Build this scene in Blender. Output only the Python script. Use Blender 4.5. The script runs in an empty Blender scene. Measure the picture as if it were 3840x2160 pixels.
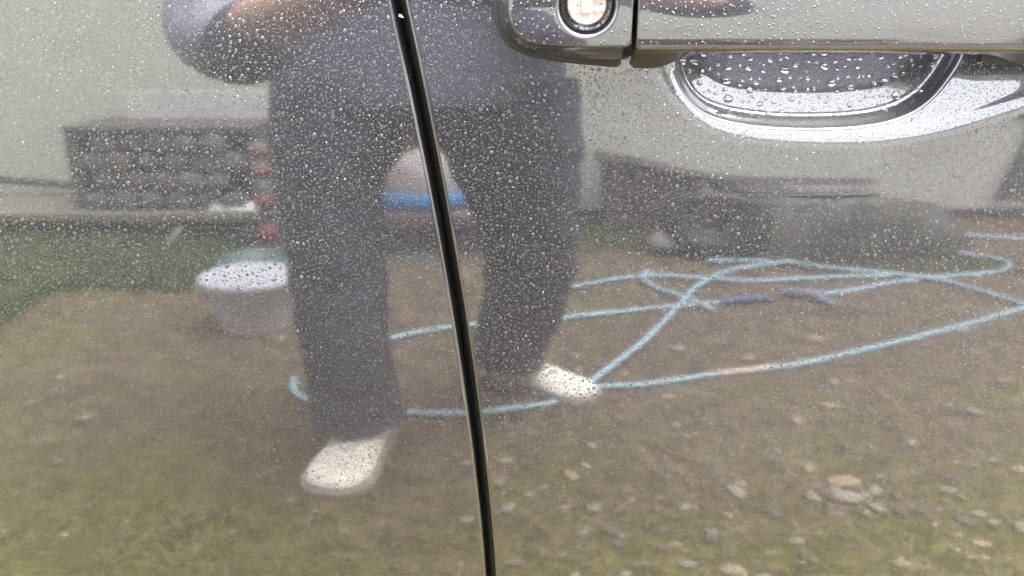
import bpy, bmesh, math, random
import numpy as np
from mathutils import Vector, Matrix

S = bpy.context.scene
COL = S.collection
random.seed(11)
RNG = np.random.default_rng(11)
R = math.radians

# ------------------------------------------------------------------ camera, world, sun, exposure
cam_d = bpy.data.cameras.new('camera')
cam = bpy.data.objects.new('camera', cam_d)
COL.objects.link(cam)
cam.location = (0, -0.38, 0.95)
cam.rotation_euler = (R(90 - 24), 0, 0)
cam_d.sensor_width = 36
cam_d.angle = R(60)
cam_d.clip_start = 0.005
cam_d.clip_end = 500
cam_d.dof.use_dof = True
cam_d.dof.focus_distance = 0.405
cam_d.dof.aperture_fstop = cam_d.lens / 2.1          # a phone lens: pupil about 2.1 mm
S.camera = cam

W = bpy.data.worlds.new('World')
S.world = W
W.use_nodes = True
wn = W.node_tree
bg = wn.nodes['Background']
sky = wn.nodes.new('ShaderNodeTexSky')
sky.sky_type = 'NISHITA'
sky.sun_disc = False
SUN_EL, SUN_AZ = R(74), R(70)
sky.sun_elevation = SUN_EL
sky.sun_rotation = SUN_AZ
sky.air_density = 1.0
sky.dust_density = 6.0
sky.ozone_density = 1.0
hs = wn.nodes.new('ShaderNodeHueSaturation')         # overcast: nearly colourless light
hs.inputs['Saturation'].default_value = 0.22
wn.links.new(sky.outputs[0], hs.inputs['Color'])
wn.links.new(hs.outputs[0], bg.inputs['Color'])
bg.inputs['Strength'].default_value = 0.135

sd = bpy.data.lights.new('sun', 'SUN')
sd.energy = 0.75
sd.angle = R(45)
sd.color = (1.0, 0.965, 0.92)
sun = bpy.data.objects.new('sun', sd)
COL.objects.link(sun)
dirv = Vector((math.sin(SUN_AZ) * math.cos(SUN_EL), math.cos(SUN_AZ) * math.cos(SUN_EL), math.sin(SUN_EL)))
sun.location = dirv * 20
sun.rotation_euler = dirv.to_track_quat('Z', 'Y').to_euler()

S.view_settings.view_transform = 'Standard'
S.view_settings.look = 'None'
S.view_settings.exposure = 5.22
S.view_settings.gamma = 1
S.cycles.use_denoising = True
S.cycles.use_adaptive_sampling = False
S.cycles.max_bounces = 10
S.cycles.transmission_bounces = 8
S.cycles.glossy_bounces = 6
S.cycles.diffuse_bounces = 3
S.cycles.sample_clamp_indirect = 4
S.cycles.sample_clamp_direct = 0
S.cycles.blur_glossy = 0.0

# ------------------------------------------------------------------ helpers
def tag(o, label=None, cat=None, group=None, kind=None):
    if label: o['label'] = label
    if cat: o['category'] = cat
    if group: o['group'] = group
    if kind: o['kind'] = kind
    return o

def empty(name, loc=(0, 0, 0)):
    o = bpy.data.objects.new(name, None)
    o.location = loc
    o.empty_display_size = 0.05
    COL.objects.link(o)
    return o

def link(name, me, mat=None, parent=None, smooth=True):
    if mat: me.materials.append(mat)
    if smooth: me.shade_smooth()
    o = bpy.data.objects.new(name, me)
    COL.objects.link(o)
    if parent:
        o.parent = parent
        o.matrix_parent_inverse = Matrix.Translation(-parent.location) if parent.type == 'EMPTY' else Matrix.Identity(4)
    return o

def mesh(name, v, f, mat=None, parent=None, smooth=True):
    me = bpy.data.meshes.new(name)
    me.from_pydata([tuple(map(float, p)) for p in v], [], [tuple(map(int, q)) for q in f])
    me.validate()
    me.update()
    return link(name, me, mat, parent, smooth)

def fast_mesh(name, V, T):
    me = bpy.data.meshes.new(name)
    V = np.ascontiguousarray(V, dtype=np.float32)
    T = np.ascontiguousarray(T, dtype=np.int32)
    me.vertices.add(len(V)); me.vertices.foreach_set('co', V.ravel())
    k = T.shape[1]
    me.loops.add(T.size); me.loops.foreach_set('vertex_index', T.ravel())
    me.polygons.add(len(T))
    me.polygons.foreach_set('loop_start', np.arange(0, T.size, k, dtype=np.int32))
    me.update(calc_edges=True)
    return me

def grid_faces(nr, nc, close=False):
    f = []
    for i in range(nr - 1):
        for j in range(nc if close else nc - 1):
            a = i * nc + j; b = i * nc + (j + 1) % nc
            f.append((a, b, b + nc, a + nc))
    return f

def loft(name, rings, mat, parent=None, cap0=False, cap1=False, close=True, smooth=True, flip=False):
    n = len(rings[0]); v = [p for r in rings for p in r]
    f = grid_faces(len(rings), n, close)
    if cap0: f.append(tuple(range(n))[::-1])
    if cap1: f.append(tuple(range((len(rings) - 1) * n, len(rings) * n)))
    if flip: f = [q[::-1] for q in f]
    return mesh(name, v, f, mat, parent, smooth)

def tube(name, pts, r, mat, parent=None, seg=8, sub=6):
    P = [Vector(p) for p in pts]
    if sub > 1 and len(P) > 2:
        Q = []
        for i in range(len(P) - 1):
            p0, p1, p2, p3 = P[max(i - 1, 0)], P[i], P[i + 1], P[min(i + 2, len(P) - 1)]
            for k in range(sub):
                t = k / sub
                Q.append(0.5 * ((2 * p1) + (p2 - p0) * t + (2 * p0 - 5 * p1 + 4 * p2 - p3) * t * t + (3 * p1 - p0 - 3 * p2 + p3) * t ** 3))
        Q.append(P[-1]); P = Q
    rr = r if isinstance(r, (list, tuple)) else [r] * len(P)
    if len(rr) != len(P):
        rr = list(np.interp(np.linspace(0, 1, len(P)), np.linspace(0, 1, len(rr)), rr))
    rings = []
    for i, p in enumerate(P):
        t = (P[min(i + 1, len(P) - 1)] - P[max(i - 1, 0)]).normalized()
        a = t.orthogonal().normalized() if abs(t.z) > 0.95 else t.cross(Vector((0, 0, 1))).normalized()
        b = t.cross(a)
        rings.append([p + (a * math.cos(k * 2 * math.pi / seg) + b * math.sin(k * 2 * math.pi / seg)) * rr[i] for k in range(seg)])
    return loft(name, rings, mat, parent, True, True)

def box(name, x0, x1, y0, y1, z0, z1, mat, parent=None, bev=0.0, rot=0.0):
    bm = bmesh.new()
    bmesh.ops.create_cube(bm, size=1)
    for v in bm.verts:
        v.co = Vector(((v.co.x) * (x1 - x0), (v.co.y) * (y1 - y0), (v.co.z) * (z1 - z0)))
    if bev: bmesh.ops.bevel(bm, geom=bm.edges[:], offset=bev, segments=2, affect='EDGES', profile=0.6)
    bmesh.ops.rotate(bm, verts=bm.verts, cent=(0, 0, 0), matrix=Matrix.Rotation(rot, 3, 'Z'))
    bmesh.ops.translate(bm, verts=bm.verts, vec=((x0 + x1) / 2, (y0 + y1) / 2, (z0 + z1) / 2))
    me = bpy.data.meshes.new(name)
    bm.to_mesh(me); bm.free()
    return link(name, me, mat, parent, False)

def skin(name, nodes, edges, mat, parent=None, sub=2, root=0):
    """nodes: (x,y,z,rx,ry)"""
    me = bpy.data.meshes.new(name)
    me.from_pydata([n[:3] for n in nodes], edges, [])
    o = link(name, me, mat, parent, False)
    m = o.modifiers.new('skin', 'SKIN'); m.use_smooth_shade = True
    if not me.skin_vertices: bpy.context.view_layer.update()
    for i, n in enumerate(nodes):
        me.skin_vertices[0].data[i].radius = (n[3], n[4] if len(n) > 4 else n[3])
        me.skin_vertices[0].data[i].use_root = (i == root)
    s = o.modifiers.new('sub', 'SUBSURF'); s.levels = sub; s.render_levels = sub
    return o

# ------------------------------------------------------------------ materials
def nmat(name):
    m = bpy.data.materials.new(name); m.use_nodes = True
    nt = m.node_tree
    return m, nt, nt.nodes['Principled BSDF']

def noise(nt, scale, detail=4, rough=0.6, coord='Object', dist=0.0):
    tc = nt.nodes.new('ShaderNodeTexCoord')
    n = nt.nodes.new('ShaderNodeTexNoise')
    n.inputs['Scale'].default_value = scale
    n.inputs['Detail'].default_value = detail
    n.inputs['Roughness'].default_value = rough
    n.inputs['Distortion'].default_value = dist
    nt.links.new(tc.outputs[coord], n.inputs['Vector'])
    return n

def ramp(nt, src, stops):
    r = nt.nodes.new('ShaderNodeValToRGB')
    el = r.color_ramp.elements
    while len(el) > 1: el.remove(el[0])
    el[0].position = stops[0][0]; el[0].color = (*stops[0][1], 1)
    for p, c in stops[1:]:
        e = el.new(p); e.color = (*c, 1)
    nt.links.new(src, r.inputs[0])
    return r

def mixc(nt, fac, a, b):
    m = nt.nodes.new('ShaderNodeMix'); m.data_type = 'RGBA'
    for sock, v in ((m.inputs[0], fac), (m.inputs[6], a), (m.inputs[7], b)):
        if hasattr(v, 'is_output') or hasattr(v, 'links'): nt.links.new(v, sock)
        else: sock.default_value = v if not isinstance(v, tuple) else (*v, 1)
    return m.outputs[2]

def simple(name, c1, c2=None, rough=0.7, scale=20, metal=0, bump=0.0, spec=0.5, detail=4):
    m, nt, b = nmat(name)
    b.inputs['Roughness'].default_value = rough
    b.inputs['Metallic'].default_value = metal
    b.inputs['Specular IOR Level'].default_value = spec
    c2 = c2 or tuple(x * 0.7 for x in c1)
    n = noise(nt, scale, detail)
    r = ramp(nt, n.outputs[0], [(0.3, c1), (0.7, c2)])
    nt.links.new(r.outputs[0], b.inputs['Base Color'])
    if bump:
        bp = nt.nodes.new('ShaderNodeBump'); bp.inputs['Strength'].default_value = 0.6
        bp.inputs['Distance'].default_value = bump
        nt.links.new(n.outputs[0], bp.inputs['Height']); nt.links.new(bp.outputs[0], b.inputs['Normal'])
    return m

def car_paint():
    m, nt, b = nmat('graphite_mica_paint')
    fl = noise(nt, 2600, 1, 0.5)
    cl = noise(nt, 9, 3, 0.5)
    r = ramp(nt, fl.outputs[0], [(0.35, (0.0052, 0.0050, 0.0066)), (0.62, (0.0120, 0.0113, 0.0148)), (0.75, (0.038, 0.037, 0.047))])
    nt.links.new(r.outputs[0], b.inputs['Base Color'])
    b.inputs['Metallic'].default_value = 0.75
    b.inputs['Roughness'].default_value = 0.42
    b.inputs['Coat Weight'].default_value = 1.0
    b.inputs['Coat IOR'].default_value = 1.52
    cr = nt.nodes.new('ShaderNodeMapRange')          # faint road film: a hair of haze in the lacquer
    cr.inputs['To Min'].default_value = 0.025; cr.inputs['To Max'].default_value = 0.045
    nt.links.new(cl.outputs[0], cr.inputs[0]); nt.links.new(cr.outputs[0], b.inputs['Coat Roughness'])
    wv = noise(nt, 60, 2, 0.4)                         # orange peel
    bp = nt.nodes.new('ShaderNodeBump'); bp.inputs['Strength'].default_value = 0.25
    bp.inputs['Distance'].default_value = 0.00002
    nt.links.new(wv.outputs[0], bp.inputs['Height'])
    nt.links.new(bp.outputs[0], b.inputs['Coat Normal'])
    return m

def water_mat():
    m = bpy.data.materials.new('rain_water'); m.use_nodes = True
    nt = m.node_tree; nt.nodes.clear()
    o = nt.nodes.new('ShaderNodeOutputMaterial'); g = nt.nodes.new('ShaderNodeBsdfGlass')
    g.inputs['IOR'].default_value = 1.333; g.inputs['Roughness'].default_value = 0.0
    nt.links.new(g.outputs[0], o.inputs[0])
    return m

def film_mat():
    m, nt, b = nmat('fine_rain_on_paint')            # beads under a millimetre: gloss of water over the dark paint below
    b.inputs['Base Color'].default_value = (.008, .008, .009, 1)
    b.inputs['Roughness'].default_value = .17
    b.inputs['IOR'].default_value = 1.42
    return m
PAINT = car_paint()
FILM = film_mat()
WATER = water_mat()
RUBBER = simple('black_rubber', (0.006, 0.0068, 0.0068), (0.003, 0.0035, 0.0035), 0.5, 300, spec=.2)
JAMB = simple('door_jamb_black', (0.004, 0.004, 0.0045), (0.002, 0.002, 0.002), 0.6, 60, spec=.1)
LOCKM = simple('nickel_lock_face', (0.27, 0.23, 0.205), (0.19, 0.165, 0.15), 0.36, 300, 0.85, 0.00004)
LOCKW = simple('satin_lock_shutter', (0.26, 0.26, 0.235), (0.2, 0.2, 0.18), 0.4, 300, 0.85)

# ------------------------------------------------------------------ car side: shape of the sheet metal
SEAM = np.polyfit(np.array([.6042, .6465, .6977, .7437, .7856, .8241, .8685, .8934, .9093]),
                  np.array([-.0112, -.0140, -.0178, -.0224, -.0271, -.0324, -.0392, -.0447, -.0477]) - 0.0002, 2)
def seam_x(z):
    z = np.asarray(z, float)
    zc = np.clip(z, 0.45, 0.98)
    return np.polyval(SEAM, zc) + (z - zc) * np.polyval(np.polyder(SEAM), zc)

def body_y(z):
    z = np.asarray(z, float)
    return (z - .74) ** 2 / 4.4 + np.where(z > .935, (z - .935) ** 2 * 7, 0) + np.where(z < .46, (.46 - z) ** 2 * 1.6, 0)

INN = np.array([(71.0, 900), (70.2, 885.2), (71.8, 876.9), (77.2, 868.5), (87.2, 862.2), (106.2, 858.4), (132.4, 857.2), (158.2, 858.3), (174.5, 862.2), (184.6, 868.6), (191.5, 877.0), (197, 886), (199, 900), (190, 915), (80, 915)]) / 1000
OUT = np.array([(60.4, 905), (60.2, 888.0), (61.2, 880.2), (64.4, 874.2), (69.4, 867.5), (78.3, 860.0), (89.1, 854.8), (106.9, 851.2), (133.3, 849.5), (159.4, 849.7), (185.0, 853.0), (206.5, 859.0), (226.0, 865.5), (250, 873), (290, 884), (330, 905), (330, 930), (62, 930)]) / 1000
def chaikin(P, n=4):
    for _ in range(n):
        Q = np.roll(P, -1, 0)
        P = np.stack([.75 * P + .25 * Q, .25 * P + .75 * Q], 1).reshape(-1, 2)
    return P
FX, FZ, FS = .035, .825, .0003
GX, GZ = np.meshgrid(np.arange(FX, .345, FS), np.arange(FZ, .935, FS))
def sdist(P):
    """signed distance to a closed outline, positive inside"""
    P = chaikin(P, 3); Q = np.roll(P, -1, 0)
    d = np.full(GX.shape, 9.0); ins = np.zeros(GX.shape, bool)
    for p, q in zip(P, Q):
        ex, ez = q - p; L = ex * ex + ez * ez + 1e-16
        t = np.clip(((GX - p[0]) * ex + (GZ - p[1]) * ez) / L, 0, 1)
        d = np.minimum(d, (GX - p[0] - t * ex) ** 2 + (GZ - p[1] - t * ez) ** 2)
        if abs(ez) > 1e-12:
            cr = (GZ >= min(p[1], q[1])) & (GZ < max(p[1], q[1])) & (GX < p[0] + (GZ - p[1]) * ex / ez)
            ins ^= cr
    return np.where(ins, 1, -1) * np.sqrt(d)
def by_tilt(d, dd, tt):
    s_ = np.linspace(0, dd[-1], 2000)
    y = np.concatenate([[0], np.cumsum(np.tan(np.radians(np.interp(s_, dd, tt)))[1:] * (s_[1] - s_[0]))])
    return np.interp(np.clip(d, 0, None), s_, y)
for P_ in (INN, OUT):
    P_[:, 1] = np.where(P_[:, 1] < .888, .888 + (P_[:, 1] - .888) * 1.085, P_[:, 1])
D_OUT, D_IN = sdist(OUT), sdist(INN)
FIELD = by_tilt(D_OUT - np.clip(D_IN, 0, None), [0, .0010, .0040, .0060, .0076, .0095, .0130, .03, .06], [0, 8, 15.5, 22, 29, 20, 14.5, 14, 8]) \
    + by_tilt(D_IN, [0, .0005, .0022, .0031, .0042, .0051, .0125, .0145, .0160, .024, .03], [35, 72, 76, 60, 32, 18.5, 15.5, 23, 25, 22, 19]) \
    + 0.00055 * np.exp(-(np.clip(-D_OUT, 0, None) / 0.016) ** 1.6)
FIELD[0, :] *= 1
def blur(A, k):
    k = np.array(k) / sum(k); h = len(k) // 2
    A = np.pad(A, h, mode='edge')
    A = sum(k[i] * A[i:A.shape[0] - 2 * h + i] for i in range(len(k)))
    return sum(k[i] * A[:, i:A.shape[1] - 2 * h + i] for i in range(len(k)))
FIELD = blur(FIELD, [1, 2, 3, 2, 1])
def samp(A, x, z):
    x = np.asarray(x, float); z = np.asarray(z, float); x, z = np.broadcast_arrays(x, z)
    i = np.clip((z - FZ) / FS, 0, A.shape[0] - 1.001); j = np.clip((x - FX) / FS, 0, A.shape[1] - 1.001)
    i0 = i.astype(int); j0 = j.astype(int); a = i - i0; b = j - j0
    return (A[i0, j0] * (1 - b) + A[i0, j0 + 1] * b) * (1 - a) + (A[i0 + 1, j0] * (1 - b) + A[i0 + 1, j0 + 1] * b) * a
FX1, FZ1 = GX.max(), GZ.max()
def smooth_dish(x, z):
    x = np.asarray(x, float); z = np.asarray(z, float)
    x, z = np.broadcast_arrays(x, z)
    fade = np.clip((.345 - x) / .03, 0, 1) * np.clip((.96 - z) / .03, 0, 1) * np.clip((x - FX) / .004, 0, 1) * np.clip((z - FZ) / .004, 0, 1)
    return samp(FIELD, x, z) * fade
def surf_y(x, z):
    return body_y(z) + smooth_dish(x, z)

def axis(fine0, fine1, step, lo, hi, grow=1.12, mx=0.02):
    c = list(np.arange(fine0, fine1 + step / 2, step))
    s = step
    while c[-1] < hi:
        s = min(s * grow, mx); c.append(min(c[-1] + s, hi))
    s = step
    while c[0] > lo:
        s = min(s * grow, mx); c.insert(0, max(c[0] - s, lo))
    return np.array(c)

car = empty('parked_car', (0, 0, 0))
tag(car, 'dark graphite metallic car side beaded with rain, chrome-ringed lock and door handle', 'car')

def door_mesh(name, side):
    g = 0.0026; rr = 0.0017
    zs = axis(.846, .906, .0006, .30, .985) if side > 0 else axis(.60, .91, .01, .30, .985, 1.05)
    if side > 0:
        us = axis(.055, .240, .0006, -.055, .80)
        us = us[us > -.0530]
        us = np.concatenate([[-.055, -.0547, -.0542, -.0535], us])
    else:
        us = np.concatenate([np.linspace(-.80, -.060, 60), [-.0580, -.0565, -.0558, -.0553, -.055]])
    rows = []
    for z in zs:
        xs = float(seam_x(z)) + side * (g - 0.0006 * (0.9 - z))
        if side > 0:
            w = np.clip(1 - (us + .055) / .105, 0, 1)
            x = us + (xs + rr + .055) * w
            y = surf_y(x, z)
            e = [(xs + rr - rr * math.sin(p), float(body_y(z)) + rr * (1 - math.cos(p))) for p in np.linspace(0, math.pi / 2, 9)[::-1][:-1]]
            e = [(xs - 0.0002, float(body_y(z)) + 0.044), (xs - 0.0001, float(body_y(z)) + 0.006)] + e
            row = [(a, b, z) for a, b in e] + [(a, b, z) for a, b in zip(x[0:], y[0:])]
        else:
            w = np.clip((us + .80) / .745, 0, 1)
            x = us + (xs - rr + .055) * w
            y = body_y(np.full_like(x, z))
            e = [(xs - rr + rr * math.sin(p), float(body_y(z)) + rr * (1 - math.cos(p))) for p in np.linspace(0, math.pi / 2, 9)[1:]]
            e += [(xs + .0001, float(body_y(z)) + .006), (xs + .0002, float(body_y(z)) + .044)]
            row = [(a, b, z) for a, b in zip(x, y)] + [(a, b, z) for a, b in e]
        rows.append(row)
    V = np.array(rows).reshape(-1, 3)
    nr, nc = len(rows), len(rows[0])
    i = np.arange(nr - 1)[:, None] * nc + np.arange(nc - 1)[None, :]
    F = np.stack([i, i + 1, i + nc + 1, i + nc], -1).reshape(-1, 4)
    me = fast_mesh(name, V, F)
    return link(name, me, PAINT, car)

front_door = door_mesh('front_door', 1)
rear_door = door_mesh('rear_door', -1)

# door jamb behind the gap, and the rubber weather seal standing in it
zz = np.linspace(.30, .98, 40)
mesh('door_jamb', [(seam_x(z) + s * .03, body_y(z) + .045, z) for z in zz for s in (-1, 1)], grid_faces(40, 2), JAMB, car)
rings = []
for z in zz:
    c = Vector((float(seam_x(z)) + .0006, float(body_y(z)) + .021, z))
    rings.append([c + Vector((math.cos(t) * .0034, math.sin(t) * .0045, 0)) for t in np.linspace(0, 2 * math.pi, 13)[:-1]])
loft('weather_seal', rings, RUBBER, car, True, True)

# sheet metal above the beltline and the sill below: only what stands round the doors
GLASS = simple('side_window_glass', (0.01, 0.012, 0.012), (0.008, 0.01, 0.01), 0.03, 5)
for x0, x1 in ((-.8, -.07), (-.03, .8)):
    mesh('side_window', [(x0, .062, .985), (x1, .062, .985), (x1, .20, 1.36), (x0, .20, 1.36)], [(0, 1, 2, 3)], GLASS, car, False)
box('belt_moulding', -.8, .8, .028, .066, .978, .992, RUBBER, car, .003)
mesh('roof', [(-.8, .20, 1.36), (.8, .20, 1.36), (.8, .28, 1.42), (-.8, .28, 1.42), (.8, .9, 1.47), (-.8, .9, 1.47), (.8, 1.5, 1.4), (-.8, 1.5, 1.4)],
     [(0, 1, 2, 3), (3, 2, 4, 5), (5, 4, 6, 7)], PAINT, car)
mesh('sill_panel', [(x, y, z) for z, y in ((.295, .10), (.24, .085), (.18, .12), (.17, .6)) for x in (-.8, .8)], grid_faces(4, 2), PAINT, car)
box('far_side', -.8, .8, 1.45, 1.5, .2, 1.4, PAINT, car)

# ------------------------------------------------------------------ lock cap at the end of the handle
LX, LZ = 0.0287, 0.9108
NS = 192
ANG = np.linspace(0, 2 * np.pi, NS, endpoint=False)
def ray_poly(poly):
    """distance from lock centre to closed outline along each angle"""
    P = np.array(poly) / 1000.0; out = []
    n = len(P)
    for a in ANG:
        d = np.array([math.cos(a), math.sin(a)]); best = 9
        for i in range(n):
            p = P[i] - (LX, LZ); q = P[(i + 1) % n] - (LX, LZ); e = q - p
            den = d[0] * e[1] - d[1] * e[0]
            if abs(den) < 1e-12: continue
            t = (p[0] * e[1] - p[1] * e[0]) / den; s = (p[0] * d[1] - p[1] * d[0]) / den
            if t > 0 and -1e-9 <= s <= 1 + 1e-9: best = min(best, t)
        out.append(best)
    out = np.array(out)
    k = np.array([1, 2, 3, 2, 1.]); k /= k.sum()
    return np.convolve(np.concatenate([out[-2:], out, out[:2]]), k, 'valid')
face_o = [(-1.6, 911), (-1.2, 906), (.4, 902), (3.2, 898.8), (7, 897.0), (12, 896.2), (24, 895.8), (46.2, 895.5), (46.3, 911), (46.6, 926), (12, 926.5), (4, 925), (0, 921), (-1.4, 916)]
mid_o = [(-4.2, 911), (-4.0, 905), (-1.6, 899.0), (2.5, 895.2), (8, 892.4), (16, 890.9), (26, 889.9), (45.6, 888.6), (46.6, 911), (46.9, 929), (12, 930), (2, 928), (-2.6, 923), (-4, 917)]
base_o = [(-6.4, 911), (-5.8, 902), (-3.4, 896.0), (1.4, 891.2), (8.5, 888.2), (20, 885.9), (34, 884.6), (45.2, 883.8), (46.8, 911), (47.4, 933), (12, 933), (1, 931), (-4.6, 925), (-6.2, 918)]
gask_o = [(-8.0, 911), (-7.4, 901), (-4.8, 894.6), (.4, 889.6), (8, 886.5), (20, 884.3), (34, 883.0), (46.2, 881.9), (48.4, 911), (48.6, 934), (12, 935), (0, 933), (-6, 926), (-7.8, 918)]
RF, RM, RB, RG = map(ray_poly, (face_o, mid_o, base_o, gask_o))
def face_y(z): return -.0285 + (z - .8985) ** 2 / (2 * .115)
def ring(rad, yfun):
    out = []
    for k, a in enumerate(ANG):
        r = rad[k] if hasattr(rad, '__len__') else rad
        x, z = LX + r * math.cos(a), LZ + r * math.sin(a)
        out.append((x, yfun(x, z, a), z))
    return out
lock_rings = [ring(RB, lambda x, z, a: body_y(z) - .0012),
              ring(RB * .35 + RM * .65, lambda x, z, a: -.0085),
              ring(RM, lambda x, z, a: -.0150),
              ring(RM * .45 + RF * .55, lambda x, z, a: -.0222),
              ring(RM * .16 + RF * .84, lambda x, z, a: -.0252),
              ring(RF * 1.004, lambda x, z, a: face_y(z) + .0010),
              ring(RF * .985, lambda x, z, a: face_y(z) + .0003)]
for t in np.linspace(.95, 0, 12):
    lock_rings.append(ring(.0121 + (RF - .0121) * t, lambda x, z, a: face_y(z)))
for p in np.linspace(0, 90, 8)[1:]:
    rr = .0121 - .0015 * math.sin(R(p)); dy = .0015 * (1 - math.cos(R(p)))
    lock_rings.append(ring(rr, lambda x, z, a, dy=dy: face_y(z) + dy))
lock_rings.append(ring(.0105, lambda x, z, a: -.0236))
lock_rings.append(ring(.0098, lambda x, z, a: -.0228))
lock_rings.append(ring(.0077, lambda x, z, a: -.0226))
lock_cap = loft('lock_cap', lock_rings, PAINT, car, flip=False)
loft('cap_gasket', [ring(RG, lambda x, z, a: body_y(z) + .0004), ring(RG, lambda x, z, a: body_y(z) - .0008),
                    ring(RG * .6 + RB * .4, lambda x, z, a: body_y(z) - .0013), ring(RB * .99, lambda x, z, a: body_y(z) - .0013)], RUBBER, car)
# lock cylinder: slightly dished worn face, a rim fold under the keyhole shutter
cyl = []
for rr, dy in ((.0076, 0), (.0076, -.0022), (.0073, -.0027), (.0068, -.0028), (.0062, -.0024), (.0046, -.0022), (.0030, -.0021), (.0015, -.0021), (.0003, -.0021)):
    cyl.append(ring(rr, lambda x, z, a, dy=dy, rr=rr: -.0226 + dy - (.0006 * math.exp(-((z - (LZ - .0036 + .8 * abs(x - LX) * .35)) / .0007) ** 2) if rr < .0066 else 0)))
loft('lock_cylinder', cyl, LOCKM, car, cap1=True)
box('keyhole_shutter', LX - .0021, LX + .0021, -.0258, -.0240, LZ - .0030, LZ + .0040, LOCKW, car, .0003)
box('shutter_pin', LX - .0004, LX + .0004, -.0262, -.0256, LZ + .0002, LZ + .0010, LOCKM, car, .0002)

# ------------------------------------------------------------------ the grip: one long bar carried on two roots
def sm(t): t = min(max(t, 0), 1); return t * t * (3 - 2 * t)
grip_rings = []
gx = list(np.linspace(.0482, .0500, 5)) + list(np.linspace(.052, .095, 26)) + list(np.linspace(.10, .19, 12)) + list(np.linspace(.194, .232, 20)) + [.25, .27, .274, .276, .2768]
for x in gx:
    rl = 1 - sm((x - .056) / .020); rt = sm((x - .188) / .026)
    k = max(rl, rt)
    endr = 1.0
    if x < .0500: endr = 1 - (1 - math.sqrt(max(0, 1 - ((.0500 - x) / .0018) ** 2))) * .06
    if x > .272: endr = .9 - (x - .272) * 60
    zb = .8904 - k * (.0058 if rl > rt else .0050)
    yb = -.0125 + k * (.0155 + 0)
    cs = []
    zf = .9125
    pts = [(face_y(.9285) + .001, .9285), (face_y(.925), .925), (face_y(.920), .920), (face_y(.915), .915), (face_y(.910), .910), (face_y(.905), .905), (face_y(.900), .900),
           (face_y(.8965), .8965), (face_y(.8950) + .0002, .8950), (face_y(.8945) + .0009, .8942), (-.0240, .8930), (-.0200, .8916), (-.0160, zb + .0006), (yb - .0008, zb), (yb, zb + .0009),
           (yb + .0002, .896), (yb, .905), (yb, .915), (yb - .001, .928), (-.018, .931), (-.025, .9312)]
    grip_rings.append([(x, y * 1.0, .9115 + (z - .9115) * endr) for y, z in pts])
grip = loft('door_handle', grip_rings, PAINT, car, True, True)
tag(grip, 'long horizontal pull handle painted in body colour')
# root pad gasket at the front end
mesh('handle_gasket', [(x, body_y(z) - d, z) for x, z in ((.198, .8850), (.205, .8838), (.215, .8842), (.225, .8834), (.24, .884), (.24, .9), (.198, .9)) for d in (0.0, .004)],
     [(2 * i, 2 * i + 1, (2 * i + 3) % 14, (2 * i + 2) % 14) for i in range(7)] + [(1, 13, 11, 9, 7, 5, 3)], RUBBER, car, False)

# ------------------------------------------------------------------ rain: drops on paint, handle and in the dish
def dome(nseg, rings_):
    """unit drop: foot radius 1 in local (x right, z up), height along +n; slightly sagging"""
    V = []
    for (r, h) in rings_:
        for k in range(nseg):
            a = 2 * math.pi * k / nseg
            V.append((r * math.cos(a), r * math.sin(a) - .16 * h, h))
    V.append((0, -.16 * rings_[-1][1], rings_[-1][1] + .012))
    F = []
    for i in range(len(rings_) - 1):
        for k in range(nseg):
            a = i * nseg + k; b = i * nseg + (k + 1) % nseg
            F += [(a, b, b + nseg), (a, b + nseg, a + nseg)]
    base = (len(rings_) - 1) * nseg
    for k in range(nseg): F.append((base + k, base + (k + 1) % nseg, len(V) - 1))
    return np.array(V), np.array(F)
H = .52
def prof(ts):
    # spherical cap with a steep wetting edge
    return [(math.sin(t) / math.sin(R(75)), (math.cos(t) - math.cos(R(75))) / (1 - math.cos(R(75))) * H) for t in ts]
D_BIG = dome(18, prof([R(a) for a in (75, 66, 54, 41, 28, 14, 5)]))
D_MID = dome(9, prof([R(a) for a in (75, 56, 34, 14)]))
D_MIC = dome(6, prof([R(a) for a in (75, 42)]))

def frames(x, z, yf):
    e = 2e-4
    y = yf(x, z)
    dx = (yf(x + e, z) - yf(x - e, z)) / (2 * e); dz = (yf(x, z + e) - yf(x, z - e)) / (2 * e)
    n = np.stack([dx, -np.ones_like(dx), dz], -1); n /= np.linalg.norm(n, axis=1)[:, None]
    t2 = np.array([0, 0, 1.]) - n * n[:, 2:3]; t2 /= np.linalg.norm(t2, axis=1)[:, None]
    t1 = np.cross(t2, n)
    return np.stack([x, y, z], -1), t1, t2, n

def place(base, x, z, r, yf, sx=None, sz=None, wob=.12, lift=0.0, rot=None):
    V, F = base
    N = len(x)
    if N == 0: return np.zeros((0, 3)), np.zeros((0, 3), int)
    P, t1, t2, n = frames(x, z, yf)
    sx = np.ones(N) if sx is None else sx; sz = np.ones(N) if sz is None else sz
    a = np.arctan2(V[:, 1], V[:, 0]); rad = np.hypot(V[:, 0], V[:, 1])
    ph = RNG.uniform(0, 6.28, (N, 2)); am = RNG.uniform(0, wob, (N, 2))
    k = 1 + am[:, :1] * np.cos(2 * a[None] + ph[:, :1]) + .5 * am[:, 1:] * np.cos(3 * a[None] + ph[:, 1:])
    lx = V[None, :, 0] * k * sx[:, None]; lz = V[None, :, 1] * k * sz[:, None]
    if rot is not None:
        c, s = np.cos(rot)[:, None], np.sin(rot)[:, None]
        lx, lz = lx * c - lz * s, lx * s + lz * c
    h = V[None, :, 2] * np.sqrt(sx * sz)[:, None] - .03
    W3 = P[:, None] + (t1[:, None] * lx[..., None] + t2[:, None] * lz[..., None] + n[:, None] * h[..., None]) * r[:, None, None]
    T = (F[None] + (np.arange(N) * len(V))[:, None, None]).reshape(-1, 3)
    return W3.reshape(-1, 3), T

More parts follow.
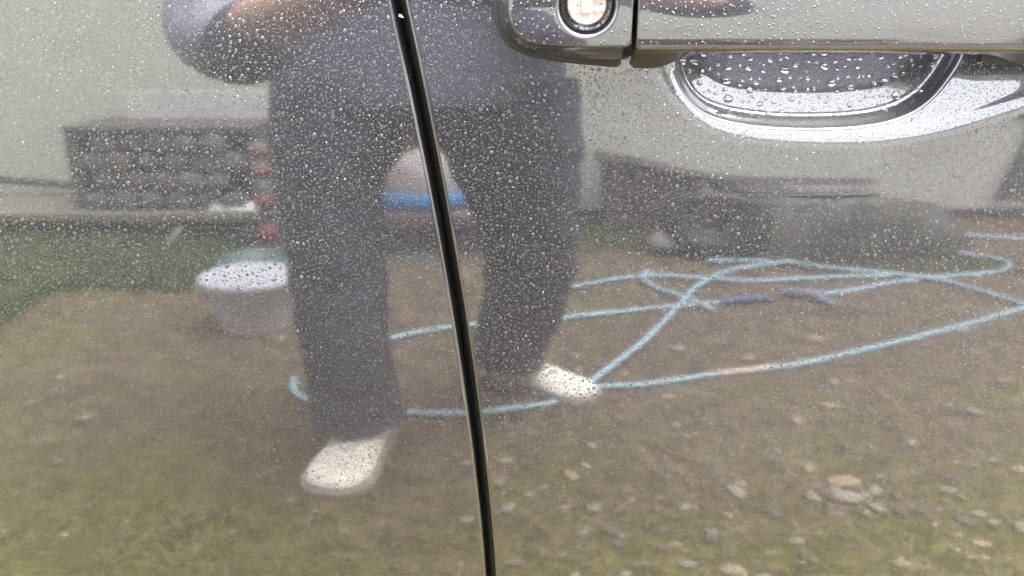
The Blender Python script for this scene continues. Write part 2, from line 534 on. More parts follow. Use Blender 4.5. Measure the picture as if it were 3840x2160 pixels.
def jitter(x0, x1, z0, z1, step, keep=1.0):
    gx_, gz_ = np.meshgrid(np.arange(x0, x1, step), np.arange(z0, z1, step))
    x = gx_.ravel() + RNG.uniform(-.5, .5, gx_.size) * step * 1.0
    z = gz_.ravel() + RNG.uniform(-.5, .5, gx_.size) * step * 1.0
    m = RNG.random(x.size) < keep
    return x[m], z[m]

class Occ:
    def __init__(s, x0, x1, z0, z1, c):
        s.x0, s.z0, s.c = x0, z0, c
        s.g = np.zeros((int((z1 - z0) / c) + 2, int((x1 - x0) / c) + 2), bool)
    def free(s, x, z):
        i = np.clip(((z - s.z0) / s.c).astype(int), 0, s.g.shape[0] - 1); j = np.clip(((x - s.x0) / s.c).astype(int), 0, s.g.shape[1] - 1)
        return ~s.g[i, j]
    def add(s, x, z, r):
        i, j = (z - s.z0) / s.c, (x - s.x0) / s.c; k = r / s.c
        i0, i1, j0, j1 = int(max(i - k, 0)), int(i + k) + 2, int(max(j - k, 0)), int(j + k) + 2
        if i1 <= 0 or j1 <= 0: return
        ii, jj = np.ogrid[i0:min(i1, s.g.shape[0]), j0:min(j1, s.g.shape[1])]
        s.g[i0:i1, j0:j1] |= (ii - i) ** 2 + (jj - j) ** 2 <= k * k

X0, X1, Z0, Z1 = -.31, .31, .585, .925
occ = Occ(X0, X1, Z0, Z1, .0001)

def on_cap(x, z):       # inside the cap / handle footprint on the door
    a = np.mod(np.arctan2(z - LZ, x - LX), 2 * np.pi)
    rb = np.interp(a, np.append(ANG, 2 * np.pi), np.append(RG, RG[0]))
    inside = np.hypot(x - LX, z - LZ) < rb + .0006
    return inside | ((x > .046) & (z > .8865) & ((x < .062) | (x > .215)))
def near_gap(x, z): return np.abs(x - seam_x(z)) < .0052
def in_dish(x, z, pad=0.0):
    return samp(D_IN, x, z) > pad
def in_lip(x, z):
    return samp(D_OUT, x, z) > 0

def in_view(x, z): return np.abs(x) < .222 + (.91 - z) * .25

def sizef(x, z):
    """drops are fattest under the handle and in the middle, mist-fine near the bottom and upper left"""
    f = .62 + .38 * np.clip((z - .635) / .07, 0, 1)
    f = f * (1 - .22 * np.clip((-x - .12) / .12, 0, 1) * np.clip((z - .82) / .06, 0, 1))
    f = f * (1 + .16 * np.exp(-((x - .06) / .07) ** 2 - ((z - .86) / .03) ** 2))
    return f

# ---- big separate drops (things of their own): those in the dish, then the fattest on the paint
big = []      # x, z, r, sx, sz, rot, where
tries = 0
while len(big) < 165 and tries < 40000:
    tries += 1
    x = random.uniform(.068, .194); z = random.uniform(.8565, .8885)
    if not in_dish(np.array([x]), np.array([z]), .0024)[0]: continue
    u = random.random()
    r = (.00125 + .0010 * random.random()) if u < .36 else (.00068 + .00045 * random.random())
    if z < .861: r *= .62
    el = random.uniform(.85, 1.35)
    if all((x - b[0]) ** 2 + (z - b[1]) ** 2 > (1.08 * (r * 1.15 + b[2] * 1.15)) ** 2 for b in big):
        big.append((x, z, r, el, random.uniform(.75, 1.15), random.uniform(-.7, .5), 'dish'))
        occ.add(x, z, r * 1.25)
n_d = len(big)
tries = 0
while len(big) < 290 and tries < 20000:
    tries += 1
    x = random.uniform(-.26, .27); z = random.uniform(.63, .905)
    if abs(x) > .205 + (.91 - z) * .23: continue
    ax, az = np.array([x]), np.array([z])
    if on_cap(ax, az)[0] or near_gap(ax, az)[0] or in_dish(ax, az, -.001)[0]: continue
    if (z > .885) and x > .05: continue
    near = math.exp(-((x - .06) / .06) ** 2 - ((z - .867) / .02) ** 2)
    if random.random() > .35 + .65 * near: continue
    r = (.00070 + .00024 * random.random()) * float(sizef(x, z)) * (1 + .35 * near * random.random())
    if all((x - b[0]) ** 2 + (z - b[1]) ** 2 > (.0030 + r + b[2]) ** 2 for b in big[n_d:]):
        big.append((x, z, r, random.uniform(.85, 1.2), random.uniform(.85, 1.2), random.uniform(-.6, .6), 'paint'))
        occ.add(x, z, r * 1.2)
# unit drop meshes, four shapes, shared
drop_meshes = []
for s_ in range(5):
    V, F = D_BIG[0].copy(), D_BIG[1]
    a = np.arctan2(V[:, 1], V[:, 0]); k = 1 + .07 * np.cos(2 * a + s_ * 1.3) + .05 * np.cos(3 * a + s_ * 2.1)
    V[:, 0] *= k; V[:, 1] *= k
    me = fast_mesh('water_drop', V, F); me.shade_smooth(); me.materials.append(WATER)
    drop_meshes.append(me)
for i, (x, z, r, sx, sz, rot, where) in enumerate(big):
    P, t1, t2, n = (q[0] for q in frames(np.array([x]), np.array([z]), surf_y))
    c, s_ = math.cos(rot), math.sin(rot)
    a1 = t1 * c + t2 * s_; a2 = -t1 * s_ + t2 * c
    M = Matrix(((a1[0] * r * sx, a2[0] * r * sz, n[0] * r, P[0] - n[0] * r * .03), (a1[1] * r * sx, a2[1] * r * sz, n[1] * r, P[1] - n[1] * r * .03),
                (a1[2] * r * sx, a2[2] * r * sz, n[2] * r, P[2] - n[2] * r * .03), (0, 0, 0, 1)))
    o = bpy.data.objects.new('water_drop', drop_meshes[i % 5])
    COL.objects.link(o); o.matrix_world = M
    if where == 'dish':
        hz = 'left end' if x < .105 else ('middle' if x < .15 else 'right end')
        vz = 'bright lower bowl' if z < .8685 else ('dark upper wall' if z > .878 else 'middle band')
        sz_ = 'large' if r > .0012 else 'medium sized'
        tag(o, f'{sz_} clear raindrop in the handle recess, {vz}, {hz}', 'raindrop', 'raindrops inside the handle recess')
    else:
        if x > .055 and z > .845: wz = 'just under and beside the handle recess'
        elif x < float(seam_x(z)): wz = 'on the rear door, ' + ('upper part' if z > .83 else ('at mid height' if z > .73 else 'lower part')) + (' far left of the seam' if x < -.15 else ' near the seam')
        else: wz = 'on the front door, ' + ('upper part' if z > .83 else ('at mid height' if z > .73 else 'lower part')) + (' far right of the seam' if x > .1 else ' near the seam')
        tag(o, f'fat clear raindrop {wz}', 'raindrop', 'larger raindrops scattered over the flat paint')

# ---- the uncountable rest
VV, FF, off = [], [], 0
# clear beads of one to two millimetres standing evenly over the panels
x, z = jitter(X0, X1, Z0, Z1, .0031)
r = np.clip(RNG.normal(.00066, .00012, x.size), .0004, .00095) * sizef(x, z)
m = in_view(x, z) & occ.free(x, z) & ~on_cap(x, z) & ~near_gap(x, z) & ~in_dish(x, z, -.0014) & ~((z > .887) & (x > .05))
r = np.where(in_lip(x, z), r * .7, r)
x, z, r = x[m], z[m], r[m]
keep = []
for k in np.argsort(-r):
    if occ.free(x[k:k + 1], z[k:k + 1])[0]:
        keep.append(k); occ.add(x[k], z[k], r[k] * 1.75)
k = np.array(keep)
bv, bf = place(D_MID, x[k], z[k], r[k], surf_y, RNG.uniform(.88, 1.2, len(k)), RNG.uniform(.85, 1.15, len(k)), .12)
beads = link('clear_raindrops', fast_mesh('clear_raindrops', bv, bf), WATER)
tag(beads, 'dense coat of clear round water beads standing on the dark door panels', 'raindrops', None, 'stuff')
def push(vt):
    global off
    if len(vt[0]): VV.append(vt[0]); FF.append(vt[1] + off); off += len(vt[0])
x, z = jitter(X0, X1, Z0, Z1, .0020)
r = np.clip(RNG.lognormal(math.log(.00029), .25, x.size), .00016, .00050) * sizef(x, z)
m = in_view(x, z) & occ.free(x, z) & ~on_cap(x, z) & ~near_gap(x, z) & ~in_dish(x, z, -.0012)
m &= ~((z > .887) & (x > .05) & ~in_dish(x, z)) 
lipm = in_lip(x, z)
r = np.where(lipm, r * .62, r)
x, z, r = x[m], z[m], r[m]
keep = []
o_ = np.argsort(-r)
for k in o_:
    if occ.free(x[k:k + 1], z[k:k + 1])[0]:
        keep.append(k); occ.add(x[k], z[k], r[k] * 1.55)
k = np.array(keep)
push(place(D_MID, x[k], z[k], r[k], surf_y, RNG.uniform(.88, 1.2, len(k)), RNG.uniform(.88, 1.15, len(k)), .1))
V1 = np.array([(math.cos(a), math.sin(a), 0) for a in np.linspace(0, 2 * math.pi, 7)[:-1]] + [(0, -.05, .5)])
D_TINY = (V1, np.array([(k, (k + 1) % 6, 6) for k in range(6)]))
def fill(step, r0, r1, keepf=1.0, base=D_MIC):
    x, z = jitter(X0, X1, Z0, Z1, step, keepf)
    r = RNG.uniform(r0, r1, x.size) * (sizef(x, z) * .5 + .5)
    m = in_view(x, z) & occ.free(x, z) & ~on_cap(x, z) & (np.abs(x - seam_x(z)) > .0046) & ~in_dish(x, z, -.0007)
    m &= ~((z > .887) & (x > .05))
    x, z, r = x[m], z[m], r[m]
    push(place(base, x, z, r, surf_y, RNG.uniform(.85, 1.2, x.size), RNG.uniform(.85, 1.15, x.size), .05))
    for a, b, c in zip(x, z, r): occ.add(a, b, c * 1.2)
fill(.0018, .00022, .00036, .85)
fill(.00135, .00010, .00018, .9, D_TINY)
# fine drops between the big ones in the dish
x, z = jitter(.066, .196, .856, .889, .0011, .9)
r = RNG.uniform(.00011, .00033, x.size)
m = in_dish(x, z, .0014) & occ.free(x, z)
push(place(D_MIC, x[m], z[m], r[m], surf_y, None, None, .05))
# on the lock cap face and the grip face
fy = lambda x, z: face_y(z) + 0 * x
def on_face(x, z):
    a = np.mod(np.arctan2(z - LZ, x - LX), 2 * np.pi)
    rf = np.interp(a, np.append(ANG, 2 * np.pi), np.append(RF, RF[0]))
    rr = np.hypot(x - LX, z - LZ)
    return ((rr < rf - .0012) & (rr > .0128)) | ((x > .0502) & (z > .8965))
for st, r0, r1, base in ((.0027, .00026, .00046, D_MID), (.00135, .00011, .00020, D_MIC)):
    x, z = jitter(-.004, .245, .896, .922, st)
    r = RNG.uniform(r0, r1, x.size) * np.where((x < .12), 1.05, .8)
    m = on_face(x, z)
    push(place(base, x[m], z[m], r[m], fy, None, None, .1))
# in the lock well and on the key face
x, z = jitter(LX - .011, LX + .011, LZ - .011, LZ + .006, .0011)
rr = np.hypot(x - LX, z - LZ)
m = (rr > .0080) & (rr < .0100)
push(place(D_MIC, x[m], z[m], RNG.uniform(.0002, .0005, m.sum()), lambda x, z: -.0229 + 0 * x, None, None, .1))
x, z = jitter(LX - .006, LX + .006, LZ - .006, LZ + .006, .0022)
rr = np.hypot(x - LX, z - LZ); m = (rr < .0058) & (np.abs(x - LX) > .0026)
push(place(D_MID, x[m], z[m], RNG.uniform(.0003, .0006, m.sum()), lambda x, z: -.0249 + 0 * x, None, None, .1))
# on the returned edges of the seam (rear door edge faces the camera)
zz_ = RNG.uniform(.60, .915, 5200)
dep = RNG.uniform(.0019, .0075, zz_.size)
xe = seam_x(zz_) - (.0034 - .0006 * (.9 - zz_))
V, F = D_MIC; N = zz_.size
rr = RNG.uniform(.00013, .00034, N)
P = np.stack([xe, body_y(zz_) + dep, zz_], -1)
W3 = P[:, None] + np.stack([V[None, :, 2] * np.ones((N, 1)) - .03, V[None, :, 0] * np.ones((N, 1)), V[None, :, 1] * np.ones((N, 1))], -1) * rr[:, None, None]
push((W3.reshape(-1, 3), (F[None] + (np.arange(N) * len(V))[:, None, None]).reshape(-1, 3)))

me = fast_mesh('fine_raindrops', np.concatenate(VV), np.concatenate(FF))
fine = link('fine_raindrops', me, FILM)
tag(fine, 'countless fine raindrops and mist beaded over the dark paint and handle', 'raindrops', None, 'stuff')

# flakes of debris caught on the car
CHIPW = simple('white_flake', (.55, .56, .53), (.5, .5, .48), .6, 400)
CHIPB = simple('blue_flake', (.05, .25, .42), (.04, .2, .35), .6, 400)
tag(mesh('paint_flake', [(-.0472, .0060, .9038), (-.0462, .0058, .9034), (-.0455, .0061, .9022), (-.0475, .0062, .9028), (-.0467, .0067, .9030)],
         [(0, 1, 2, 3), (1, 0, 4), (2, 1, 4), (3, 2, 4), (0, 3, 4)], CHIPW, None, False), 'tiny white flake caught in the black gap between the doors', 'flake')
tag(mesh('paint_flake', [(.0339, -.0279, .8992), (.0350, -.0281, .8997), (.0362, -.0279, .8986), (.0345, -.0278, .8984), (.0349, -.0272, .8990)],
         [(0, 1, 2, 3), (1, 0, 4), (2, 1, 4), (3, 2, 4), (0, 3, 4)], CHIPB, None, False), 'tiny light blue flake stuck below the lock ring', 'flake')

# ------------------------------------------------------------------ the yard behind the photographer (seen in the paint)
def ground_mat():
    m, nt, b = nmat('wet_stony_earth')
    a = noise(nt, 2.2, 6, .62); c = noise(nt, 19, 7, .78); d = noise(nt, 7, 4, .6, dist=.6)
    col = ramp(nt, c.outputs[0], [(.30, (.018, .012, .007)), (.45, (.060, .041, .022)), (.56, (.115, .080, .043)), (.72, (.23, .17, .10))])
    gr = ramp(nt, c.outputs[0], [(.32, (.018, .020, .003)), (.50, (.080, .076, .014)), (.70, (.20, .165, .045))])
    # greener towards the car and to the left
    tc = nt.nodes.new('ShaderNodeTexCoord'); sp = nt.nodes.new('ShaderNodeSeparateXYZ'); nt.links.new(tc.outputs['Object'], sp.inputs[0])
    mr = nt.nodes.new('ShaderNodeMapRange'); mr.inputs['From Min'].default_value = -1.15; mr.inputs['From Max'].default_value = -.45
    mr.inputs['To Min'].default_value = -.04; mr.inputs['To Max'].default_value = .22; nt.links.new(sp.outputs['Y'], mr.inputs[0])
    ml = nt.nodes.new('ShaderNodeMapRange'); ml.inputs['From Min'].default_value = -.35; ml.inputs['From Max'].default_value = -1.3
    ml.inputs['To Min'].default_value = 0; ml.inputs['To Max'].default_value = .14; nt.links.new(sp.outputs['X'], ml.inputs[0])
    ad = nt.nodes.new('ShaderNodeMath'); ad.operation = 'ADD'; nt.links.new(mr.outputs[0], ad.inputs[0]); nt.links.new(ml.outputs[0], ad.inputs[1])
    ad2 = nt.nodes.new('ShaderNodeMath'); ad2.operation = 'ADD'; nt.links.new(ad.outputs[0], ad2.inputs[0]); nt.links.new(a.outputs[0], ad2.inputs[1])
    fr = ramp(nt, ad2.outputs[0], [(.50, (0, 0, 0)), (.68, (1, 1, 1))])
    o = mixc(nt, fr.outputs[0], col.outputs[0], gr.outputs[0])
    pale = ramp(nt, d.outputs[0], [(.60, (0, 0, 0)), (.72, (.75, .75, .75))])
    o = mixc(nt, pale.outputs[0], o, (.17, .145, .10))
    nt.links.new(o, b.inputs['Base Color'])
    b.inputs['Roughness'].default_value = .75
    bp = nt.nodes.new('ShaderNodeBump'); bp.inputs['Strength'].default_value = .9; bp.inputs['Distance'].default_value = .012
    nt.links.new(c.outputs[0], bp.inputs['Height']); nt.links.new(bp.outputs[0], b.inputs['Normal'])
    return m
def gz(x, y):
    return .008 * math.sin(x * 3.1 + 1) * math.cos(y * 2.7) + .004 * math.sin(x * 9 + y * 7) if abs(x) < 6 and abs(y) < 8 else 0
ax_ = axis(-2.6, 2.6, .06, -60, 60, 1.25, 12); ay_ = axis(-3.2, .4, .06, -60, 60, 1.25, 12)
mesh('ground', [(x, y, gz(x, y)) for y in ay_ for x in ax_], grid_faces(len(ay_), len(ax_)), ground_mat())['kind'] = 'structure'

STONE = [simple('pale_stone', (.29, .275, .23), (.18, .165, .14), .8, 40, bump=.002), simple('buff_stone', (.36, .28, .18), (.22, .17, .11), .8, 40, bump=.002),
         simple('grey_stone', (.13, .13, .115), (.075, .075, .068), .8, 40, bump=.002), simple('pink_stone', (.22, .15, .11), (.14, .10, .075), .8, 40, bump=.002)]
def stone_mesh(seed, mat):
    rnd = random.Random(seed)
    bm = bmesh.new(); bmesh.ops.create_icosphere(bm, subdivisions=2, radius=1)
    dirs = [Vector((rnd.gauss(0, 1), rnd.gauss(0, 1), rnd.gauss(0, 1))).normalized() for _ in range(9)]
    for v in bm.verts:
        k = 1
        for d in dirs:
            dd = v.co.dot(d)
            if dd > .72: k = min(k, .72 / dd)
        v.co *= k
    me = bpy.data.meshes.new('stone'); bm.to_mesh(me); bm.free(); me.shade_smooth(); me.materials.append(mat)
    return me
SM = [stone_mesh(i, STONE[i % 4]) for i in range(8)]
def stone(x, y, r, k, label, rx=1, ry=.75, rz=.45, rot=None):
    o = bpy.data.objects.new('stone', SM[k]); COL.objects.link(o)
    o.location = (x, y, gz(x, y) + r * rz * .45); o.scale = (r * rx, r * ry, r * rz); o.rotation_euler = (0, 0, rot if rot is not None else random.uniform(0, 3))
    tag(o, label, 'stone', 'stones lying in the trodden earth by the car')
KN = ['pale flat stone', 'buff flat stone', 'grey flat stone', 'pinkish flat stone']
for x, y, r, k, lab in ((.551, -.793, .030, 1, 'buff oval stone in the grass, farther of the side-by-side pair reflected at right'), (.54, -.738, .030, 0, 'pale grey rounded stone in the grass, nearer of the side-by-side pair reflected at right'),
                        (.709, -.76, .016, 0, 'small pale stone alone in grass at the right'), (.312, -.529, .024, 5, 'bright buff stone cut by the bottom edge, reflected right of centre'),
                        (.243, -.602, .014, 4, 'small cream stone in the grass reflected near the bottom'), (.15, -.64, .02, 2, 'dull grey stone half sunk in wet grass'),
                        (.30, -.62, .016, 2, 'dull slate stone in the pebble cluster near the bottom'), (-.19, -1.25, .02, 6, 'blue grey pebble beside the trouser leg'),
                        (-.42, -1.0, .022, 6, 'blue grey flat pebble left of the near shoe')):
    stone(x, y, r, k, lab, rot=.2)
for i in range(175):
    u = random.random()
    x = random.uniform(-1.3, 1.5); y = random.uniform(-2.1, -.5)
    if u < .5: x = random.uniform(-.1, 1.0); y = random.uniform(-1.05, -.50)
    elif u < .8: x = random.uniform(.1, 1.4); y = random.uniform(-1.6, -.6)
    if abs(x + .28) < .12 and -1.1 < y < -.74: continue
    k = random.choice([0, 1, 2, 3, 4, 5, 4, 6, 0]); r = random.uniform(.006, .019) * (1 if y > -1.1 else 1.3)
    zn = ('close to the car' if y > -.7 else ('level with the shoes' if y > -1.1 else ('beside the hose' if y > -1.6 else 'far back by the wall'))) + (', reflected at left' if x < -.4 else (', reflected near the seam' if x < .2 else (', reflected right of centre' if x < .7 else ', reflected at far right')))
    stone(x, y, r, k, ('small ' if r < .012 else '') + KN[k % 4] + ' on the earth ' + zn)
# pebble grit: uncountable
PV, PF, o_ = [], [], 0
bm = bmesh.new(); bmesh.ops.create_icosphere(bm, subdivisions=1, radius=1)
iv = np.array([v.co[:] for v in bm.verts]); it = np.array([[v.index for v in f.verts] for f in bm.faces]); bm.free()
def grit(n, x0, x1, y0, y1, r0, r1, mat, name, label):
    c = np.stack([RNG.uniform(x0, x1, n), RNG.uniform(y0, y1, n), np.zeros(n)], -1)
    c[:, 2] = [gz(a, b) + .001 for a, b in c[:, :2]]
    r = RNG.uniform(r0, r1, n)[:, None] * RNG.uniform([.7, .6, .3], [1.3, 1.0, .6], (n, 3))
    V = (iv[None] * r[:, None] * RNG.uniform(.8, 1.15, (n, len(iv), 1)) + c[:, None]).reshape(-1, 3)
    T = (it[None] + (np.arange(n) * len(iv))[:, None, None]).reshape(-1, 3)
    tag(link(name, fast_mesh(name, V, T), mat, None, False), label, 'gravel', None, 'stuff')
grit(1500, -1.9, 2.0, -2.6, -.35, .003, .010, STONE[0], 'gravel', 'fine pale gravel bedded in the earth of the yard')
grit(3200, -1.9, 2.0, -2.6, -.35, .003, .011, STONE[3], 'gravel', 'fine reddish brown gravel bedded in the earth')
grit(1600, -1.9, 2.0, -2.6, -.35, .004, .012, STONE[2], 'gravel', 'fine dark grey gravel bedded in the earth')

# grass: blades, thick at left and near the car
def blades(n, xf, yf_, h0, h1, w, mat, label, lean=.6):
    V, T = [], []
    for i in range(n):
        x, y = xf(), yf_()
        h = random.uniform(h0, h1); a = random.uniform(0, 6.28); l = random.uniform(.2, lean) * h; b = random.uniform(0, 6.28)
        dx, dy = math.cos(a) * w, math.sin(a) * w; lx, ly = math.cos(b) * l, math.sin(b) * l
        z0 = gz(x, y); k = len(V)
        V += [(x - dx, y - dy, z0), (x + dx, y + dy, z0), (x + lx * .4 + dx * .8, y + ly * .4 + dy * .8, z0 + h * .6), (x + lx * .4 - dx * .8, y + ly * .4 - dy * .8, z0 + h * .6), (x + lx * 1.3, y + ly * 1.3, z0 + h * .85)]
        T += [(k, k + 1, k + 2), (k, k + 2, k + 3), (k + 3, k + 2, k + 4)]
    tag(link('grass', fast_mesh('grass', np.array(V), np.array(T)), mat, None, False), label, 'grass', None, 'stuff')
GR = simple('green_grass_blade', (.058, .080, .010), (.175, .165, .030), .6, 9)
WD = simple('weed_leaf', (.035, .070, .014), (.075, .120, .030), .6, 9)
ST = simple('straw_blade', (.24, .19, .075), (.13, .10, .04), .7, 9)
blades(9000, lambda: random.uniform(-1.5, 1.0), lambda: -.28 - abs(random.gauss(0, .28)), .008, .030, .0012, GR, 'short wet green grass growing close to the car')
blades(5000, lambda: -.35 - abs(random.gauss(0, .5)), lambda: random.uniform(-1.2, -.3), .008, .030, .0012, GR, 'green turf on the left of the yard')
blades(9000, lambda: random.uniform(-1.4, 1.2), lambda: -.28 - abs(random.gauss(0, .33)), .006, .022, .0013, ST, 'dry straw stalks mixed through the turf', 2.2)
blades(5000, lambda: -1.25 - abs(random.gauss(0, .3)), lambda: random.uniform(-2.5, -1.2), .02, .10, .003, WD, 'taller dark green weeds at the left edge of the yard')
blades(7000, lambda: -.9 - abs(random.gauss(0, .45)), lambda: random.uniform(-2.75, -1.9), .015, .085, .003, WD, 'weeds spreading over the dark patch before the log rack')
blades(1500, lambda: random.uniform(.2, .75), lambda: random.uniform(-2.75, -2.35), .01, .06, .002, WD, 'moss green weeds at the foot of the brown block wall')
blades(1200, lambda: random.uniform(.9, 1.6), lambda: random.uniform(-2.3, -2.1), .01, .04, .002, WD, 'weeds round the tarpaulin heap')

# house wall
def wall_mat():
    m, nt, b = nmat('cream_render')
    a = noise(nt, 1.7, 6, .62, dist=1.2); c = noise(nt, 60, 3, .6)
    col = ramp(nt, a.outputs[0], [(.3, (.46, .55, .36)), (.45, (.52, .58, .44)), (.6, (.50, .54, .46)), (.75, (.40, .43, .37))])
    tc = nt.nodes.new('ShaderNodeTexCoord'); sp = nt.nodes.new('ShaderNodeSeparateXYZ'); nt.links.new(tc.outputs['Object'], sp.inputs[0])
    mr = nt.nodes.new('ShaderNodeMapRange'); mr.inputs['From Min'].default_value = -1.9; mr.inputs['From Max'].default_value = .6
    nt.links.new(sp.outputs['X'], mr.inputs[0])        # algae-green at the left end, greyer limewash to the right
    g2 = ramp(nt, a.outputs[0], [(.3, (.52, .51, .45)), (.5, (.56, .55, .50)), (.7, (.43, .42, .38))])
    nt.links.new(mixc(nt, mr.outputs[0], col.outputs[0], g2.outputs[0]), b.inputs['Base Color']); b.inputs['Roughness'].default_value = .85
    bp = nt.nodes.new('ShaderNodeBump'); bp.inputs['Strength'].default_value = .4; bp.inputs['Distance'].default_value = .004
    nt.links.new(c.outputs[0], bp.inputs['Height']); nt.links.new(bp.outputs[0], b.inputs['Normal'])
    return m
house = empty('yard_wall', (0, -2.95, 0))
tag(house, 'long pale greenish rendered wall closing the yard behind the photographer', 'wall')
box('rendered_face', -9, 9, -3.2, -2.95, -.05, 1.72, wall_mat(), house)
DARK = simple('dark_wall_edging', (.045, .047, .040), (.025, .027, .024), .8, 12)
box('dark_foot_strip', -9, 9, -2.95, -2.925, -.02, .045, DARK, house)  # dark strip along the foot of the rendered wall
DOORG = simple('slate_door', (.10, .10, .115), (.08, .08, .09), .5, 6)
dr = box('door', 1.86, 2.72, -2.95, -2.92, .12, 1.62, DOORG, house, .004)
for z0, z1 in ((.25, .85), (.95, 1.5)):
    box('door_panel', 1.98, 2.60, -2.922, -2.908, z0, z1, DOORG, dr, .006)
WHITE = simple('white_trim', (.62, .62, .58), (.5, .5, .48), .6, 30)
box('coping', -9.1, 9.1, -3.24, -2.90, 1.72, 1.77, DARK, house, .01)

# timber rack with stacked log ends, left behind the photographer
BARK = simple('dark_bark', (.088, .075, .064), (.06, .052, .046), .85, 30, bump=.003)
ENDS = [simple('pale_log_end', (.17, .165, .16), (.12, .115, .11), .8, 25), simple('brown_log_end', (.115, .095, .085), (.085, .07, .062), .8, 25), simple('grey_log_end', (.135, .125, .12), (.10, .095, .09), .8, 25)]
rack = empty('log_rack', (-1.2, -2.7, 0))
tag(rack, 'low dark rack of stacked firewood with pale log ends, against the rendered wall', 'firewood rack')
PLK = simple('weathered_plank', (.20, .185, .155), (.13, .12, .10), .8, 14)
box('shelf_board', -1.95, -.80, -2.88, -2.45, .115, .150, PLK, rack, .004)
box('top_board', -1.47, -.84, -2.86, -2.5, .500, .520, BARK, rack, .004)
for x in (-1.45, -.86): box('side_post', x - .02, x + .02, -2.84, -2.52, .150, .500, BARK, rack, .003)
for x in (-1.8, -1.2, -.9): box('shelf_leg', x - .03, x + .03, -2.82, -2.5, -.01, .115, BARK, rack, .003)
zr = .195; row = 0
while zr < .48:
    xr = -1.39 + (row % 2) * .045
    while xr < -.92:
        rr_ = random.uniform(.038, .052); yy = -2.50 + random.uniform(-.02, .015)
        pts = [Vector((xr, yy - .32, zr)), Vector((xr, yy - .004, zr)), Vector((xr, yy, zr))]
        rads = [rr_, rr_, rr_ * .93]
        rings = [[p + Vector((math.cos(t) * q * (1 + .06 * math.sin(3 * t + xr * 40)), 0, math.sin(t) * q)) for t in np.linspace(0, 2 * math.pi, 13)[:-1]] for p, q in zip(pts, rads)]
        lg = loft('log', rings, BARK, rack, False, True)
        pale = xr > -1.16 and random.random() < .6
        lg.data.materials.append(ENDS[0 if pale else random.choice((1, 2, 1))])
        lg.data.polygons[len(lg.data.polygons) - 1].material_index = 1
        xr += .092
    zr += .084; row += 1
# red banded stake at the rack's right end
RED = simple('faded_red_paint', (.22, .04, .045), (.13, .035, .04), .55, 20)
GRYP = simple('grey_weathered_paint', (.16, .155, .15), (.12, .115, .11), .7, 20)
stake = empty('marker_stake', (-.80, -2.40, 0))
tag(stake, 'grey stake with faded red bands standing beside the photographer\'s leg', 'stake')
tube('post', [(-.80, -2.40, 0), (-.80, -2.40, .47)], .026, GRYP, stake, 10)
for z0, z1 in ((.03, .12), (.19, .25), (.33, .37), (.41, .455)):
    tube('red_band', [(-.80, -2.40, z0), (-.80, -2.40, z1)], .032, RED, stake, 12)
tag(mesh('crumpled_cloth', [(-1.02, -2.49, .152), (-.92, -2.47, .158), (-.84, -2.48, .152), (-1.0, -2.50, .185), (-.94, -2.50, .178), (-.86, -2.51, .196), (-.84, -2.55, .156), (-1.02, -2.56, .156)],
         [(0, 1, 4, 3), (1, 2, 5, 4), (3, 4, 6, 7), (4, 5, 6), (5, 2, 6), (0, 3, 7)], WHITE), 'crumpled white cloth lying on the shelf of the log rack', 'cloth')
tag(tube('short_stick', [(-1.14, -2.34, .0), (-1.09, -2.42, .10)], .012, GRYP), 'short grey stick leaning below the log rack', 'stick')
tag(box('white_board', -1.36, -.86, -2.80, -2.775, .521, .645, simple('chalky_board', (.62, .61, .57), (.5, .5, .47), .8, 9), None, .003), 'chalky white board standing on top of the firewood rack', 'board')
TEAL = simple('teal_plastic', (.05, .11, .10), (.04, .085, .08), .5, 8)
LBL = simple('pale_sack', (.16, .165, .15), (.12, .125, .11), .8, 12)

def lathe(name, cx, cy, prof_, mat, parent=None, n=28):
    return loft(name, [[(cx + r * math.cos(t), cy + r * math.sin(t), z) for t in np.linspace(0, 2 * math.pi, n + 1)[:-1]] for r, z in prof_], mat, parent)
# white bucket, a pale disc added for the bright inside of its mouth
BUC = simple('white_bucket_plastic', (.40, .41, .46), (.36, .37, .41), .45, 6)
BUI = simple('lightened_bucket_plastic', (.68, .68, .72), (.6, .6, .64), .5, 6)  # body colour lightened to offset the shading below the rim
bk = empty('bucket', (-.63, -1.60, 0))
tag(bk, 'white plastic bucket standing half hidden behind the photographer\'s leg', 'bucket')
lathe('bucket_body', -.63, -1.60, [(.0, .004), (.078, .004), (.082, .012), (.110, .165), (.118, .167), (.118, .177), (.110, .18), (.104, .17), (.10, .14), (.0, .14)], BUI, bk)
lathe('bright_mouth_disc', -.63, -1.60, [(.120, .168), (.122, .182), (.112, .188), (.10, .185), (.0, .187)], BUC, bk)
tub_ = empty('teal_tub', (-.70, -1.95, 0))
tag(tub_, 'low teal plastic tub behind the white bucket', 'tub')
lathe('tub_body', -.70, -1.95, [(0, .004), (.09, .004), (.115, .10), (.12, .12), (.112, .12), (.10, .03), (0, .03)], TEAL, tub_)
lathe('tub_rim', -.70, -1.95, [(.118, .112), (.124, .115), (.124, .124), (.114, .125)], TEAL, tub_)

